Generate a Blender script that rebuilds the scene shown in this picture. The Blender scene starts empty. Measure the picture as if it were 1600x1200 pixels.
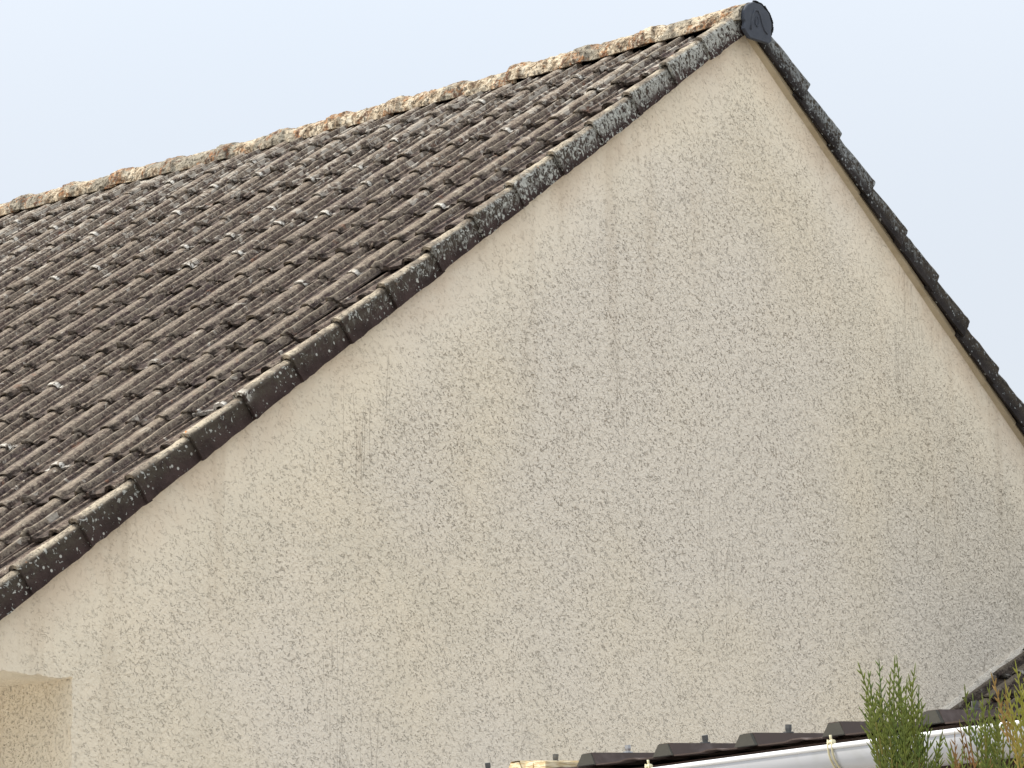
import bpy, math, random
import numpy as np
from mathutils import Matrix, Vector
random.seed(7); rng = np.random.default_rng(7)
scene = bpy.context.scene
COL = scene.collection
# ------------------------------------------------------------------ camera, sky, sun, exposure
APEX = 6.5                                   # height of the gable apex above the ground
cam_d = bpy.data.cameras.new("camera"); cam = bpy.data.objects.new("camera", cam_d); COL.objects.link(cam)
cam_d.sensor_width = 36.0; cam_d.lens = 5006.7/1600*36; cam_d.clip_start = 0.1; cam_d.clip_end = 5000
cr = Vector((0.65514305, -0.75543537, -0.01024626)); cf = Vector((0.74152578, 0.64036499, 0.2001804)); cu = Vector((-0.144662, -0.13874466, 0.97970548))
cpos = Vector((-12.25788098, -8.99879536, -4.88117805+APEX))
m = Matrix.Identity(4)
for i in range(3):
    m[i][0] = cr[i]; m[i][1] = cu[i]; m[i][2] = -cf[i]; m[i][3] = cpos[i]
cam.matrix_world = m
scene.camera = cam
SUN = Vector((-0.30, 0.62, 0.76)).normalized()
world = bpy.data.worlds.new("World"); scene.world = world; world.use_nodes = True
wn = world.node_tree; wn.nodes.clear()
out = wn.nodes.new('ShaderNodeOutputWorld'); bg = wn.nodes.new('ShaderNodeBackground')
sky = wn.nodes.new('ShaderNodeTexSky'); sky.sky_type = 'NISHITA'; sky.sun_disc = False
sky.sun_elevation = math.asin(SUN.z); sky.sun_rotation = math.atan2(SUN.x, SUN.y)
sky.dust_density = 3.0; sky.air_density = 1.0; sky.ozone_density = 1.2
mixw = wn.nodes.new('ShaderNodeMix'); mixw.data_type = 'RGBA'; mixw.inputs[0].default_value = 0.86   # thin bright cloud veil
tcw = wn.nodes.new('ShaderNodeTexCoord'); nzw = wn.nodes.new('ShaderNodeTexNoise'); nzw.inputs['Scale'].default_value = 2.2; nzw.inputs['Detail'].default_value = 3
rw = wn.nodes.new('ShaderNodeValToRGB')
rw.color_ramp.elements[0].position = 0.35; rw.color_ramp.elements[0].color = (7.2, 7.8, 8.55, 1)
rw.color_ramp.elements[1].position = 0.65; rw.color_ramp.elements[1].color = (7.55, 7.98, 8.55, 1)
wn.links.new(tcw.outputs['Generated'], nzw.inputs['Vector']); wn.links.new(nzw.outputs['Fac'], rw.inputs[0])
spw = wn.nodes.new('ShaderNodeSeparateXYZ'); wn.links.new(tcw.outputs['Generated'], spw.inputs[0])
mrw = wn.nodes.new('ShaderNodeMapRange'); mrw.interpolation_type = 'SMOOTHSTEP'; wn.links.new(spw.outputs[2], mrw.inputs[0])
for i_, v_ in ((1, 0.18), (2, 0.95), (3, 0.965), (4, 2.35)): mrw.inputs[i_].default_value = v_
vmw = wn.nodes.new('ShaderNodeVectorMath'); vmw.operation = 'SCALE'
wn.links.new(rw.outputs[0], vmw.inputs[0]); wn.links.new(mrw.outputs[0], vmw.inputs['Scale'])      # overcast veil: darker at the horizon than overhead
wn.links.new(sky.outputs[0], mixw.inputs[6]); wn.links.new(vmw.outputs[0], mixw.inputs[7])
wn.links.new(mixw.outputs[2], bg.inputs[0]); bg.inputs[1].default_value = 0.098
wn.links.new(bg.outputs[0], out.inputs[0])
sd = bpy.data.lights.new("sun", 'SUN'); sun = bpy.data.objects.new("sun", sd); COL.objects.link(sun)
sd.energy = 4.2; sd.angle = math.radians(0.9); sd.color = (1.0, 0.93, 0.82)
sun.rotation_euler = SUN.to_track_quat('Z', 'Y').to_euler(); sun.location = (0, 0, 30)
vs = scene.view_settings; vs.view_transform = 'Standard'; vs.look = 'None'; vs.gamma = 1; vs.use_curve_mapping = False; vs.exposure = 0.25

# ------------------------------------------------------------------ node helpers
class NT:
    def __init__(s, name):
        s.m = bpy.data.materials.new(name); s.m.use_nodes = True; s.t = s.m.node_tree
        s.b = s.t.nodes['Principled BSDF']; s.o = s.t.nodes['Material Output']
        s.pos = s.t.nodes.new('ShaderNodeNewGeometry').outputs['Position']
    def n(s, ty): return s.t.nodes.new(ty)
    def put(s, sock, v):
        if isinstance(v, bpy.types.NodeSocket): s.t.links.new(v, sock)
        elif isinstance(v, tuple) and len(v) == 3 and sock.type == 'RGBA': sock.default_value = (*v, 1)
        else: sock.default_value = v
    def math(s, op, a, b=0.0, c=0.0, clamp=False):
        k = s.n('ShaderNodeMath'); k.operation = op; k.use_clamp = clamp
        s.put(k.inputs[0], a); s.put(k.inputs[1], b); s.put(k.inputs[2], c); return k.outputs[0]
    def mul(s, a, b): return s.math('MULTIPLY', a, b)
    def add(s, a, b): return s.math('ADD', a, b)
    def sstep(s, v, a, b, lo=0.0, hi=1.0):
        k = s.n('ShaderNodeMapRange'); k.interpolation_type = 'SMOOTHSTEP'
        s.put(k.inputs[0], v); k.inputs[1].default_value = a; k.inputs[2].default_value = b
        k.inputs[3].default_value = lo; k.inputs[4].default_value = hi; return k.outputs[0]
    def noise(s, scale, detail=3.0, rough=0.55, dist=0.0, off=(0, 0, 0), stretch=(1, 1, 1), vec=None):
        mp = s.n('ShaderNodeMapping'); s.put(mp.inputs[0], vec or s.pos); mp.inputs[1].default_value = off; mp.inputs[3].default_value = stretch
        k = s.n('ShaderNodeTexNoise'); s.t.links.new(mp.outputs[0], k.inputs['Vector'])
        k.inputs['Scale'].default_value = scale; k.inputs['Detail'].default_value = detail
        k.inputs['Roughness'].default_value = rough; k.inputs['Distortion'].default_value = dist
        return k.outputs['Fac']
    def voro(s, scale, feature='F1', rnd=1.0, off=(0, 0, 0)):
        mp = s.n('ShaderNodeMapping'); s.put(mp.inputs[0], s.pos); mp.inputs[1].default_value = off
        k = s.n('ShaderNodeTexVoronoi'); k.feature = feature; s.t.links.new(mp.outputs[0], k.inputs['Vector'])
        k.inputs['Scale'].default_value = scale; k.inputs['Randomness'].default_value = rnd; return k.outputs[0]
    def mix(s, f, a, b, mode='MIX'):
        k = s.n('ShaderNodeMix'); k.data_type = 'RGBA'; k.blend_type = mode
        s.put(k.inputs[0], f); s.put(k.inputs[6], a); s.put(k.inputs[7], b); return k.outputs[2]
    def ramp(s, v, stops):
        k = s.n('ShaderNodeValToRGB'); s.put(k.inputs[0], v); e = k.color_ramp.elements
        while len(e) < len(stops): e.new(0.5)
        for q, (p, c) in zip(e, stops): q.position = p; q.color = (*c, 1)
        return k.outputs[0]
    def attr(s, name):
        k = s.n('ShaderNodeAttribute'); k.attribute_name = name
        sp = s.n('ShaderNodeSeparateColor'); s.t.links.new(k.outputs['Color'], sp.inputs[0])
        return sp.outputs[0], sp.outputs[1], sp.outputs[2], k.outputs['Alpha']
    def sep(s):
        k = s.n('ShaderNodeSeparateXYZ'); s.t.links.new(s.pos, k.inputs[0]); return k.outputs
    def bump(s, h, dist, strength=1.0):
        k = s.n('ShaderNodeBump'); s.put(k.inputs['Height'], h); k.inputs['Distance'].default_value = dist; k.inputs['Strength'].default_value = strength
        s.t.links.new(k.outputs[0], s.b.inputs['Normal'])
    def done(s, col, rough=0.9, spec=0.2, metal=0.0):
        s.put(s.b.inputs['Base Color'], col); s.put(s.b.inputs['Roughness'], rough); s.b.inputs['Specular IOR Level'].default_value = spec
        s.b.inputs['Metallic'].default_value = metal; return s.m

TANR = math.tan(0.6216)
def mat_stucco(name, base, pits=1.0):
    M = NT(name)
    xyz = M.sep()
    # stretch the marks along a falling diagonal
    rt = M.n('ShaderNodeMapping'); M.put(rt.inputs[0], M.pos); rt.inputs[2].default_value = (0, math.radians(-38), 0); dg = rt.outputs[0]
    n1 = M.noise(64, 1.5, 0.5, 0.9, stretch=(0.62, 1, 1.1), vec=dg)
    line = M.sstep(M.math('ABSOLUTE', M.math('SUBTRACT', n1, 0.5)), 0.006, 0.040, 1, 0)
    seg = M.sstep(M.noise(80, 1.0, 0.5, 0.3, off=(7, 3, 1), stretch=(0.7, 1, 1), vec=dg), 0.50, 0.60)
    big = M.noise(2.2, 4.0, 0.65, 0.4, off=(3, 1, 5))
    dens = M.sstep(big, 0.36, 0.60, 0.25, 1.0)
    hseg = M.sstep(M.noise(17, 1.0, off=(2, 9, 4)), 0.50, 0.62)
    holes = M.mul(M.sstep(M.voro(58), 0.12, 0.26, 1, 0), hseg)
    pit = M.math('MAXIMUM', M.mul(line, seg), holes)
    # a few vertical drag marks left by the float
    vn = M.noise(16, 2.0, 0.5, 0.15, stretch=(1, 1, 0.05), off=(11, 0, 0))
    vline = M.mul(M.sstep(M.math('ABSOLUTE', M.math('SUBTRACT', vn, 0.5)), 0.001, 0.008, 1, 0), M.sstep(M.noise(1.9, 3.0, 0.6, 0.6, off=(0, 5, 0), stretch=(1, 1, 0.4)), 0.57, 0.68))
    low = M.sstep(xyz[2], 2.8, 4.5, 0.10, 1.0)
    rake = M.math('SUBTRACT', APEX, M.add(xyz[2], M.mul(M.math('ABSOLUTE', xyz[0]), TANR)))   # depth below the rake
    edge = M.sstep(rake, 0.08, 0.75, 0.25, 1.0); leftc = M.sstep(xyz[0], -4.6, -1.6, 0.45, 1.0)
    low = M.mul(low, M.mul(edge, leftc))               # the float left the lower wall closed and the upper wall more pitted
    pitd = M.math('MULTIPLY', M.math('MAXIMUM', pit, M.mul(vline, 0.6)), M.mul(dens, low))
    mott = M.noise(4.0, 4.0, 0.6, 0.3)
    c = M.mix(M.sstep(mott, 0.35, 0.65), tuple(0.96*v for v in base), (base[0]*1.02, base[1]*1.01, base[2]*1.0))
    c = M.mix(M.sstep(M.noise(0.55, 2.0, off=(4, 4, 4)), 0.38, 0.62), c, (base[0]*0.98, base[1]*0.995, base[2]*1.06))
    c = M.mix(M.sstep(M.noise(1.6, 4.0, 0.6, 0.4, stretch=(1, 1, 0.45), off=(8, 2, 2)), 0.48, 0.72, 0, 0.10), c, tuple(v*0.80 for v in base))
    band = M.mul(M.sstep(rake, 0.06, 0.30, 1, 0), M.sstep(M.noise(3.2, 4.0, 0.65, 0.5, off=(6, 6, 1)), 0.36, 0.64, 0.15, 0.50))
    c = M.mix(band, c, (base[0]*0.78, base[1]*0.68, base[2]*0.62))                # brownish wash from the tiles
    drip = M.mul(M.sstep(M.noise(7, 3.0, 0.6, 0.2, off=(2, 0, 9), stretch=(1, 1, 0.06)), 0.56, 0.70), M.sstep(rake, 0.15, 1.6, 0.22, 0.0))
    c = M.mix(drip, c, (base[0]*0.55, base[1]*0.48, base[2]*0.42))
    c = M.mix(M.mul(pitd, 0.40*pits), c, (base[0]*0.46, base[1]*0.33, base[2]*0.17))
    grain = M.noise(140, 2.0, 0.6)
    lump = M.noise(46, 3.0, 0.6, 0.9, off=(1, 2, 3))
    rel = M.add(0.25, M.mul(M.sstep(rake, 0.05, 0.6), 0.75))
    rel = M.mul(rel, M.sstep(low, 0.0, 0.8, 0.62, 1.0))
    h = M.mul(rel, M.add(M.mul(M.mul(pit, M.add(0.45, M.mul(dens, 0.55))), -1.0), M.add(M.mul(lump, 1.1), M.mul(grain, 0.25))))
    h = M.add(h, M.mul(vline, -0.35))
    M.bump(h, 0.012, 1.0)
    return M.done(c, 0.95, 0.1)

def mat_tile(name='weathered_roof_tile', dark=1.0):
    """weathered concrete roof tile; 'wear' = (tile random, lower-edge nearness, crest, lichen flag)"""
    M = NT(name)
    R, E, Cr, A = M.attr('wear'); xyz = M.sep()
    base = M.ramp(R, [(0.0, (0.084, 0.058, 0.049)), (0.3, (0.135, 0.098, 0.077)), (0.65, (0.108, 0.079, 0.074)), (1.0, (0.180, 0.137, 0.105))])
    f1 = M.noise(17, 4.0, 0.65, 0.3)
    c = M.mix(M.sstep(f1, 0.42, 0.58), base, (0.225, 0.183, 0.142), 'MIX')
    c = M.mix(M.sstep(M.noise(33, 3.0, 0.6, 0.5, off=(4, 9, 9)), 0.51, 0.60, 0, 0.8), c, (0.066, 0.048, 0.042))
    sp = M.sstep(M.noise(75, 2.5, 0.6, 0.4), 0.50, 0.62)                  # fine lichen speckle
    c = M.mix(M.mul(sp, M.sstep(Cr, 0.1, 0.9, 0.35, 0.85)), c, (0.36, 0.305, 0.235))
    dk = M.sstep(M.noise(60, 2.0, 0.6, 0.6, off=(5, 1, 2)), 0.56, 0.66)
    c = M.mix(M.mul(dk, 0.75), c, (0.045, 0.035, 0.032))
    up = M.sstep(xyz[2], 5.0, 6.4, 0.0, 0.13)
    blob = M.sstep(M.add(M.noise(17, 3.0, 0.62, 0.8, off=(3, 8, 1)), up), 0.645, 0.69)
    c = M.mix(M.mul(blob, 0.8), c, (0.50, 0.46, 0.39))
    warm = M.sstep(M.noise(9, 3.0, 0.6, 0.6, off=(9, 8, 1)), 0.66, 0.72)
    c = M.mix(M.mul(warm, 0.55), c, (0.24, 0.11, 0.065))
    moss = M.mul(M.sstep(E, 0.10, 0.75), M.sstep(M.noise(30, 3.0, 0.6, 0.3, off=(1, 1, 7)), 0.40, 0.56))
    c = M.mix(M.mul(moss, 0.88), c, (0.028, 0.022, 0.017))
    wh = M.mul(M.mul(A, M.sstep(E, 0.45, 0.75)), M.sstep(M.noise(42, 3.0, 0.6, 0.5, off=(4, 1, 7)), 0.40, 0.50))
    c = M.mix(wh, c, (0.75, 0.72, 0.64))
    c = M.mix(M.mul(M.sstep(Cr, 0.30, 0.0), M.sstep(M.noise(12, 3.0, off=(6, 2, 6)), 0.30, 0.60, 0.15, 0.60)), c, (0.060, 0.048, 0.043))     # channels toned darker than the crests
    c = M.mix(M.mul(M.sstep(Cr, 0.55, 0.95), 0.38), c, (0.30, 0.255, 0.20))
    near = M.mul(M.sstep(xyz[1], 0.15, 0.7, 1, 0), M.mul(M.sstep(Cr, 0.55, 0.95), M.sstep(M.noise(20, 3.0, 0.6, 0.4, off=(7, 7, 7)), 0.36, 0.52)))
    c = M.mix(M.mul(near, 0.5), c, (0.42, 0.355, 0.26))                      # paler crust on the columns beside the verge
    c = M.mix(1.0, c, (dark, dark*0.985, dark*0.98), 'MULTIPLY')
    h = M.add(M.mul(M.noise(90, 4.0, 0.7), 1.0), M.mul(M.noise(28, 3.0, 0.6, off=(2, 2, 2)), 1.3))
    M.bump(h, 0.012, 0.9)
    return M.done(c, 0.95, 0.1)

def mat_verge(name, side, lich, z0, z1, lo=-0.02, crk=0.060, upk=0.115):
    """verge tile: dark smooth skirt, crusted roll with a painted sunlit top; lichen cover grows towards the apex"""
    M = NT(name)
    R, E, Cr, A = M.attr('wear'); xyz = M.sep()
    up = M.sstep(xyz[2], z0, z1)
    c = M.mix(M.sstep(M.noise(9, 3.0), 0.35, 0.65), side, tuple(v*1.6 for v in side))
    c = M.mix(M.mul(M.sstep(Cr, 0.15, 0.75), M.sstep(M.noise(30, 3.0, 0.6, 0.3, off=(2, 2, 5)), 0.35, 0.55, 0.25, 0.9)), c, (0.075, 0.062, 0.046))   # green-grey film on the shoulder
    # lichen colonies
    n = M.noise(52, 2.5, 0.6, 0.5, off=(6, 3, 2))
    thr = M.add(M.add(M.mul(up, upk), M.mul(Cr, crk)), M.add(lo, M.mul(M.math('SUBTRACT', R, 0.5), 0.06)))
    spot = M.sstep(M.add(n, thr), 0.595, 0.635)
    streak = M.sstep(M.add(M.noise(55, 3.0, 0.6, 1.2, off=(1, 3, 2), stretch=(1, 1, 0.5)), M.add(M.mul(up, 0.12), -0.05)), 0.53, 0.58)
    c = M.mix(M.mul(spot, 0.95), c, M.mix(M.sstep(M.noise(16, 2.0, off=(4, 4, 1)), 0.4, 0.6), tuple(v*0.65 for v in lich), lich))
    c = M.mix(M.mul(M.mul(streak, M.mul(up, 0.8)), M.sstep(Cr, 0.15, 0.55)), c, tuple(v*0.9 for v in lich))
    dots = M.mul(M.sstep(M.voro(26, rnd=1.0, off=(3, 3, 3)), 0.13, 0.19, 1, 0), M.sstep(M.noise(8, 1.0, off=(5, 5, 5)), 0.46, 0.54))
    c = M.mix(M.mul(dots, 0.8), c, tuple(min(v*1.05, 0.6) for v in lich))
    # top of the roll: pale crust with the sun's brightness painted in
    top = M.mul(M.sstep(Cr, 0.86, 0.97), M.sstep(M.noise(40, 3.0, 0.6, 0.2), 0.30, 0.50, 0.35, 1.0))
    c = M.mix(top, c, M.mix(M.sstep(M.noise(7, 2.0, off=(3, 3, 9)), 0.40, 0.60), (0.26, 0.215, 0.165), (0.50, 0.425, 0.315)))
    dk = M.sstep(M.noise(85, 2.0, 0.6, 0.6, off=(5, 1, 2)), 0.57, 0.66)
    c = M.mix(M.mul(dk, M.sstep(Cr, 0.3, 0.9, 0.1, 0.6)), c, (0.05, 0.042, 0.035))
    org = M.mul(M.mul(M.sstep(M.noise(7.5, 5.0, 0.7, 1.6, off=(1, 7.3, 2)), 0.66, 0.70), M.sstep(M.noise(60, 3.0, 0.7, off=(3, 1, 1)), 0.42, 0.52)), M.sstep(Cr, 0.7, 0.9))
    c = M.mix(org, c, (0.55, 0.19, 0.045))
    wh = M.mul(A, M.sstep(M.noise(42, 3.0, 0.6, 0.5, off=(4, 1, 7)), 0.42, 0.5))
    c = M.mix(M.mul(wh, M.sstep(Cr, 0.5, 0.8)), c, (0.62, 0.58, 0.50))
    M.bump(M.add(M.mul(M.noise(80, 4.0, 0.7), 1.0), M.add(M.mul(spot, 0.8), M.mul(M.noise(24, 2.0), 0.8))), 0.009, 0.9)
    return M.done(c, 0.95, 0.08)

def mat_ridge():
    M = NT('lichen_crusted_ridge_tile')
    R, E, Cr, A = M.attr('wear')
    n = M.noise(22, 4.0, 0.65, 0.6)
    c = M.ramp(n, [(0.34, (0.13, 0.085, 0.055)), (0.44, (0.34, 0.26, 0.175)), (0.53, (0.60, 0.50, 0.36)), (0.70, (0.70, 0.63, 0.50))])
    c = M.mix(M.sstep(M.noise(4, 3.0, 0.6, 0.3, off=(3, 3, 3)), 0.48, 0.58, 0, 0.7), c, (0.26, 0.245, 0.20))       # greyer tiles
    rust = M.sstep(M.add(M.noise(9, 4.0, 0.6, 0.7, off=(8, 1, 3)), M.mul(E, 0.07)), 0.53, 0.60)
    rust = M.mul(rust, M.sstep(M.noise(48, 3.0, 0.7, off=(2, 7, 4)), 0.40, 0.56))
    c = M.mix(M.mul(rust, 0.85), c, M.mix(M.sstep(M.noise(26, 2.0), 0.42, 0.58), (0.13, 0.055, 0.033), (0.42, 0.20, 0.085)))
    dk = M.sstep(M.noise(46, 3.0, 0.65, 0.5, off=(1, 4, 4)), 0.53, 0.61)
    c = M.mix(M.mul(dk, 0.8), c, (0.07, 0.055, 0.04))
    M.bump(M.add(M.noise(60, 4.0, 0.7), M.mul(n, 1.5)), 0.014, 1.0)
    return M.done(c, 0.95, 0.1)

def mat_plain(name, col, rough=0.5, spec=0.3, metal=0.0, var=0.15, scale=20, bump=0.0, dirt=None):
    M = NT(name)
    c = M.mix(M.noise(scale, 3.0), tuple(v*(1-var) for v in col), tuple(min(1, v*(1+var)) for v in col))
    if dirt: c = M.mix(M.sstep(M.noise(scale*0.7, 4.0, 0.65, 0.5, off=(3, 1, 2)), 0.52, 0.68, 0, 0.6), c, dirt)
    if bump: M.bump(M.noise(scale*3, 4.0, 0.65), bump)
    return M.done(c, rough, spec, metal)

def mat_wood(name, a, b):
    M = NT(name)
    g = M.noise(30, 4.0, 0.6, 0.4, stretch=(1, 1, 6))
    M.bump(g, 0.004); return M.done(M.mix(M.sstep(g, 0.4, 0.6), a, b), 0.7, 0.2)

def mat_foliage():
    M = NT('conifer_foliage')
    R, G, B, A = M.attr('wear')       # R: position along twig, G: hue (0 green .. 1 dry brown), B: yellowness
    c = M.mix(R, (0.034, 0.070, 0.011), (0.215, 0.285, 0.050))
    c = M.mix(B, c, (0.30, 0.28, 0.035))
    c = M.mix(G, c, (0.26, 0.12, 0.045))
    M.b.inputs['Transmission Weight'].default_value = 0.0
    M.b.inputs['Subsurface Weight'].default_value = 0.0
    return M.done(c, 0.55, 0.35)

STUCCO = mat_stucco('roughcast_render', (0.805, 0.710, 0.552))
TILE = mat_tile(dark=0.97)
TILE_DARK = mat_tile('mossy_dark_roof_tile', 0.50)
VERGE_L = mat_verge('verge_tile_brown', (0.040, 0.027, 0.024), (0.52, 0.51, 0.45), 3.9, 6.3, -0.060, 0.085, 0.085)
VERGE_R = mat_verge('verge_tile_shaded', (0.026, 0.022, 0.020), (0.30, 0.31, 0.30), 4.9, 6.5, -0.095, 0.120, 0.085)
RIDGE = mat_ridge()
CAP = mat_plain('ridge_cap_slate_grey', (0.050, 0.056, 0.070), 0.65, 0.3, var=0.15, scale=14, bump=0.002, dirt=(0.07, 0.075, 0.085))
SOFFIT = mat_plain('cream_board', (0.46, 0.375, 0.25), 0.8, 0.2, var=0.15, scale=9, bump=0.003, dirt=(0.36, 0.28, 0.17))
BATTEN = mat_plain('dark_batten', (0.075, 0.050, 0.038), 0.9, 0.1, var=0.3, scale=15, bump=0.004)
MORTAR = mat_plain('cement_mortar', (0.78, 0.71, 0.60), 0.95, 0.1, var=0.25, scale=34, bump=0.02, dirt=(0.24, 0.21, 0.17))
SHEET = mat_plain('brown_roof_sheet', (0.062, 0.042, 0.034), 0.6, 0.2, var=0.2, scale=12, dirt=(0.13, 0.10, 0.09))
ENDCAP = mat_plain('grey_rib_end', (0.062, 0.058, 0.047), 0.8, 0.2, var=0.2, scale=18)
CREAM = mat_wood('cream_painted_wood', (0.58, 0.44, 0.24), (0.78, 0.66, 0.44))
PVC_LIT = mat_plain('white_plastic_lit', (0.78, 0.78, 0.78), 0.3, 0.5, var=0.03, scale=6)  # same plastic made paler: the light on the rim is put into its colour
PVC = mat_plain('white_plastic_shaded', (0.52, 0.53, 0.555), 0.28, 0.5, var=0.03, scale=6, dirt=(0.45, 0.455, 0.45))  # duller copy for the gutter body, its shade toned into the colour
STRAP = mat_plain('cream_strap', (0.62, 0.56, 0.36), 0.5, 0.4, var=0.15, scale=30)
SCREW = mat_plain('dull_screw_cap', (0.10, 0.10, 0.095), 0.5, 0.5, var=0.2)
SCREWM = mat_plain('bare_metal_screw', (0.55, 0.55, 0.55), 0.3, 0.5, metal=0.9)
LEAF = mat_foliage()
BARK = mat_plain('conifer_bark', (0.09, 0.055, 0.035), 0.9, 0.1, scale=30, bump=0.01)
GROUND = mat_plain('pale_gravel', (0.33, 0.31, 0.28), 0.95, 0.1, var=0.3, scale=6, bump=0.02)
BLOCK = mat_plain('shed_boards', (0.30, 0.24, 0.18), 0.8, 0.2, scale=10, bump=0.004)
DOORM = mat_plain('brown_door', (0.12, 0.07, 0.045), 0.5, 0.4)

# ------------------------------------------------------------------ mesh helpers
def tag(o, label=None, cat=None, group=None, kind=None):
    if label: o['label'] = label
    if cat: o['category'] = cat
    if group: o['group'] = group
    if kind: o['kind'] = kind
    return o
def empty(name, loc=(0, 0, 0)):
    o = bpy.data.objects.new(name, None); COL.objects.link(o); o.location = loc; o.empty_display_size = 0.2; return o
def obj(name, V, F, mat, parent=None, wear=None, smooth=False):
    """V: world coordinates (apex-based scene already lifted); parents are empties with pure translation"""
    me = bpy.data.meshes.new(name)
    V = np.asarray(V, dtype=np.float64)
    me.from_pydata([tuple(v) for v in V], [], [tuple(int(i) for i in f) for f in F])
    if wear is not None:
        a = me.color_attributes.new('wear', 'FLOAT_COLOR', 'POINT'); a.data.foreach_set('color', np.asarray(wear, dtype=np.float32).ravel())
    me.materials.append(mat)
    if smooth: me.polygons.foreach_set('use_smooth', [True]*len(me.polygons))
    me.update()
    o = bpy.data.objects.new(name, me); COL.objects.link(o)
    if parent is not None:
        o.parent = parent
        o.matrix_parent_inverse = Matrix.Translation(-absloc(parent))
    return o
def absloc(o):
    v = Vector((0, 0, 0))
    p = o
    while p is not None:
        v += p.location if p.type == 'EMPTY' else Vector((0, 0, 0)); p = None
    return v
class MB:
    def __init__(s): s.V = []; s.F = []; s.W = []
    def addmesh(s, V, F, W=None):
        b = len(s.V); s.V += [tuple(v) for v in V]; s.F += [tuple(i+b for i in f) for f in F]
        if W is not None: s.W += [tuple(w) for w in W]
    def box(s, p0, p1):
        x0, y0, z0 = p0; x1, y1, z1 = p1
        s.addmesh([(x0, y0, z0), (x1, y0, z0), (x1, y1, z0), (x0, y1, z0), (x0, y0, z1), (x1, y0, z1), (x1, y1, z1), (x0, y1, z1)],
                  [(0, 3, 2, 1), (4, 5, 6, 7), (0, 1, 5, 4), (1, 2, 6, 5), (2, 3, 7, 6), (3, 0, 4, 7)])
    def hexa(s, c8): s.addmesh(c8, [(0, 3, 2, 1), (4, 5, 6, 7), (0, 1, 5, 4), (1, 2, 6, 5), (2, 3, 7, 6), (3, 0, 4, 7)])
    def tube(s, pts, r, n=8, cap=True):
        pts = [Vector(p) for p in pts]; rs = r if isinstance(r, (list, tuple)) else [r]*len(pts)
        V = []; F = []
        for i, p in enumerate(pts):
            d = (pts[min(i+1, len(pts)-1)] - pts[max(i-1, 0)]).normalized()
            a = d.orthogonal().normalized() if i == 0 else (a - d*a.dot(d)).normalized()
            b_ = d.cross(a)
            for k in range(n):
                t = 2*math.pi*k/n; V.append(p + (a*math.cos(t)+b_*math.sin(t))*rs[i])
        for i in range(len(pts)-1):
            for k in range(n): F.append((i*n+k, i*n+(k+1) % n, (i+1)*n+(k+1) % n, (i+1)*n+k))
        if cap: F.append(tuple(range(n))[::-1]); F.append(tuple(range((len(pts)-1)*n, len(pts)*n)))
        s.addmesh(V, F)
    def build(s, name, mat, parent=None, smooth=False, wear=None):
        return obj(name, s.V, s.F, mat, parent, wear if wear is not None else (s.W if s.W else None), smooth)

def hash3(ix, iy, iz, seed=0):
    h = (ix.astype(np.int64)*73856093) ^ (iy.astype(np.int64)*19349663) ^ (iz.astype(np.int64)*83492791) ^ (seed*2654435761)
    h = (h ^ (h >> 13)) * 1274126177; h = h & 0x7fffffff; h = (h ^ (h >> 16)) & 0xffff
    return h/65535.0
def vnoise(P, scale, seed=0):
    q = P*scale; i = np.floor(q); f = q-i; f = f*f*(3-2*f); r = 0
    for dx in (0, 1):
        for dy in (0, 1):
            for dz in (0, 1):
                w = (f[:, 0] if dx else 1-f[:, 0])*(f[:, 1] if dy else 1-f[:, 1])*(f[:, 2] if dz else 1-f[:, 2])
                r = r + w*hash3(i[:, 0]+dx, i[:, 1]+dy, i[:, 2]+dz, seed)
    return r
def fbm(P, scale, seed=0, o=3):
    r = 0; a = 1; t = 0
    for k in range(o): r = r+a*vnoise(P, scale*2**k, seed+k); t += a; a *= 0.55
    return r/t

TH = 0.6216; CT, ST = math.cos(TH), math.sin(TH); G = 0.345; W = 0.33
class Slope:
    """frame of one roof slope: point(s down the slope, y along the ridge, h above the bottom line)"""
    def __init__(s, origin, down, across):
        s.o = np.array(origin, float); s.d = np.array(down, float); s.a = np.array(across, float)
        n = np.cross(s.a, s.d); s.flip = n[2] < 0; s.n = -n if n[2] < 0 else n
    def pt(s, S, Y, H):
        return s.o + np.outer(S, s.d) + np.outer(Y, s.a) + np.outer(H, s.n)
LEFT = Slope((0, 0, APEX), (-CT, 0, -ST), (0, 1, 0))
RIGHT = Slope((0, 0, APEX), (CT, 0, -ST), (0, 1, 0))

def bumpf(y, c, hw, h):
    t = np.clip(np.abs(y-c)/hw, 0, 1); return h*np.sqrt(np.clip(1-t**2.4, 0, 1))
def tile_profile(y):
    h = bumpf(y, 0.165, 0.037, 0.026)
    h = np.maximum(h, bumpf(y, 0.030, 0.013, 0.027)); h = np.maximum(h, bumpf(y, 0.300, 0.012, 0.013))
    return h
def solid(S, Y, H, S2, Y2, H2, frame, mb, wear, nu, nv):
    """closed shell from an upper and a lower (nu x nv) grid"""
    T = frame.pt(S, Y, H); B = frame.pt(S2, Y2, H2)
    V = np.concatenate([T, B]); n = nu*nv; idx = np.arange(n).reshape(nu, nv)
    a, b, c, d = idx[:-1, :-1].ravel(), idx[1:, :-1].ravel(), idx[1:, 1:].ravel(), idx[:-1, 1:].ravel()
    F = [np.stack([a, b, c, d], 1), np.stack([d, c, b, a], 1)+n]
    def strip(e):
        return np.stack([e[:-1], e[1:], e[1:]+n, e[:-1]+n], 1)
    F += [strip(idx[:, 0][::-1]), strip(idx[:, -1]), strip(idx[0, :]), strip(idx[-1, :][::-1])]
    F = np.concatenate(F)
    if frame.flip: F = F[:, ::-1]
    mb.addmesh(V, F.tolist(), np.concatenate([wear, wear]))

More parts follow.
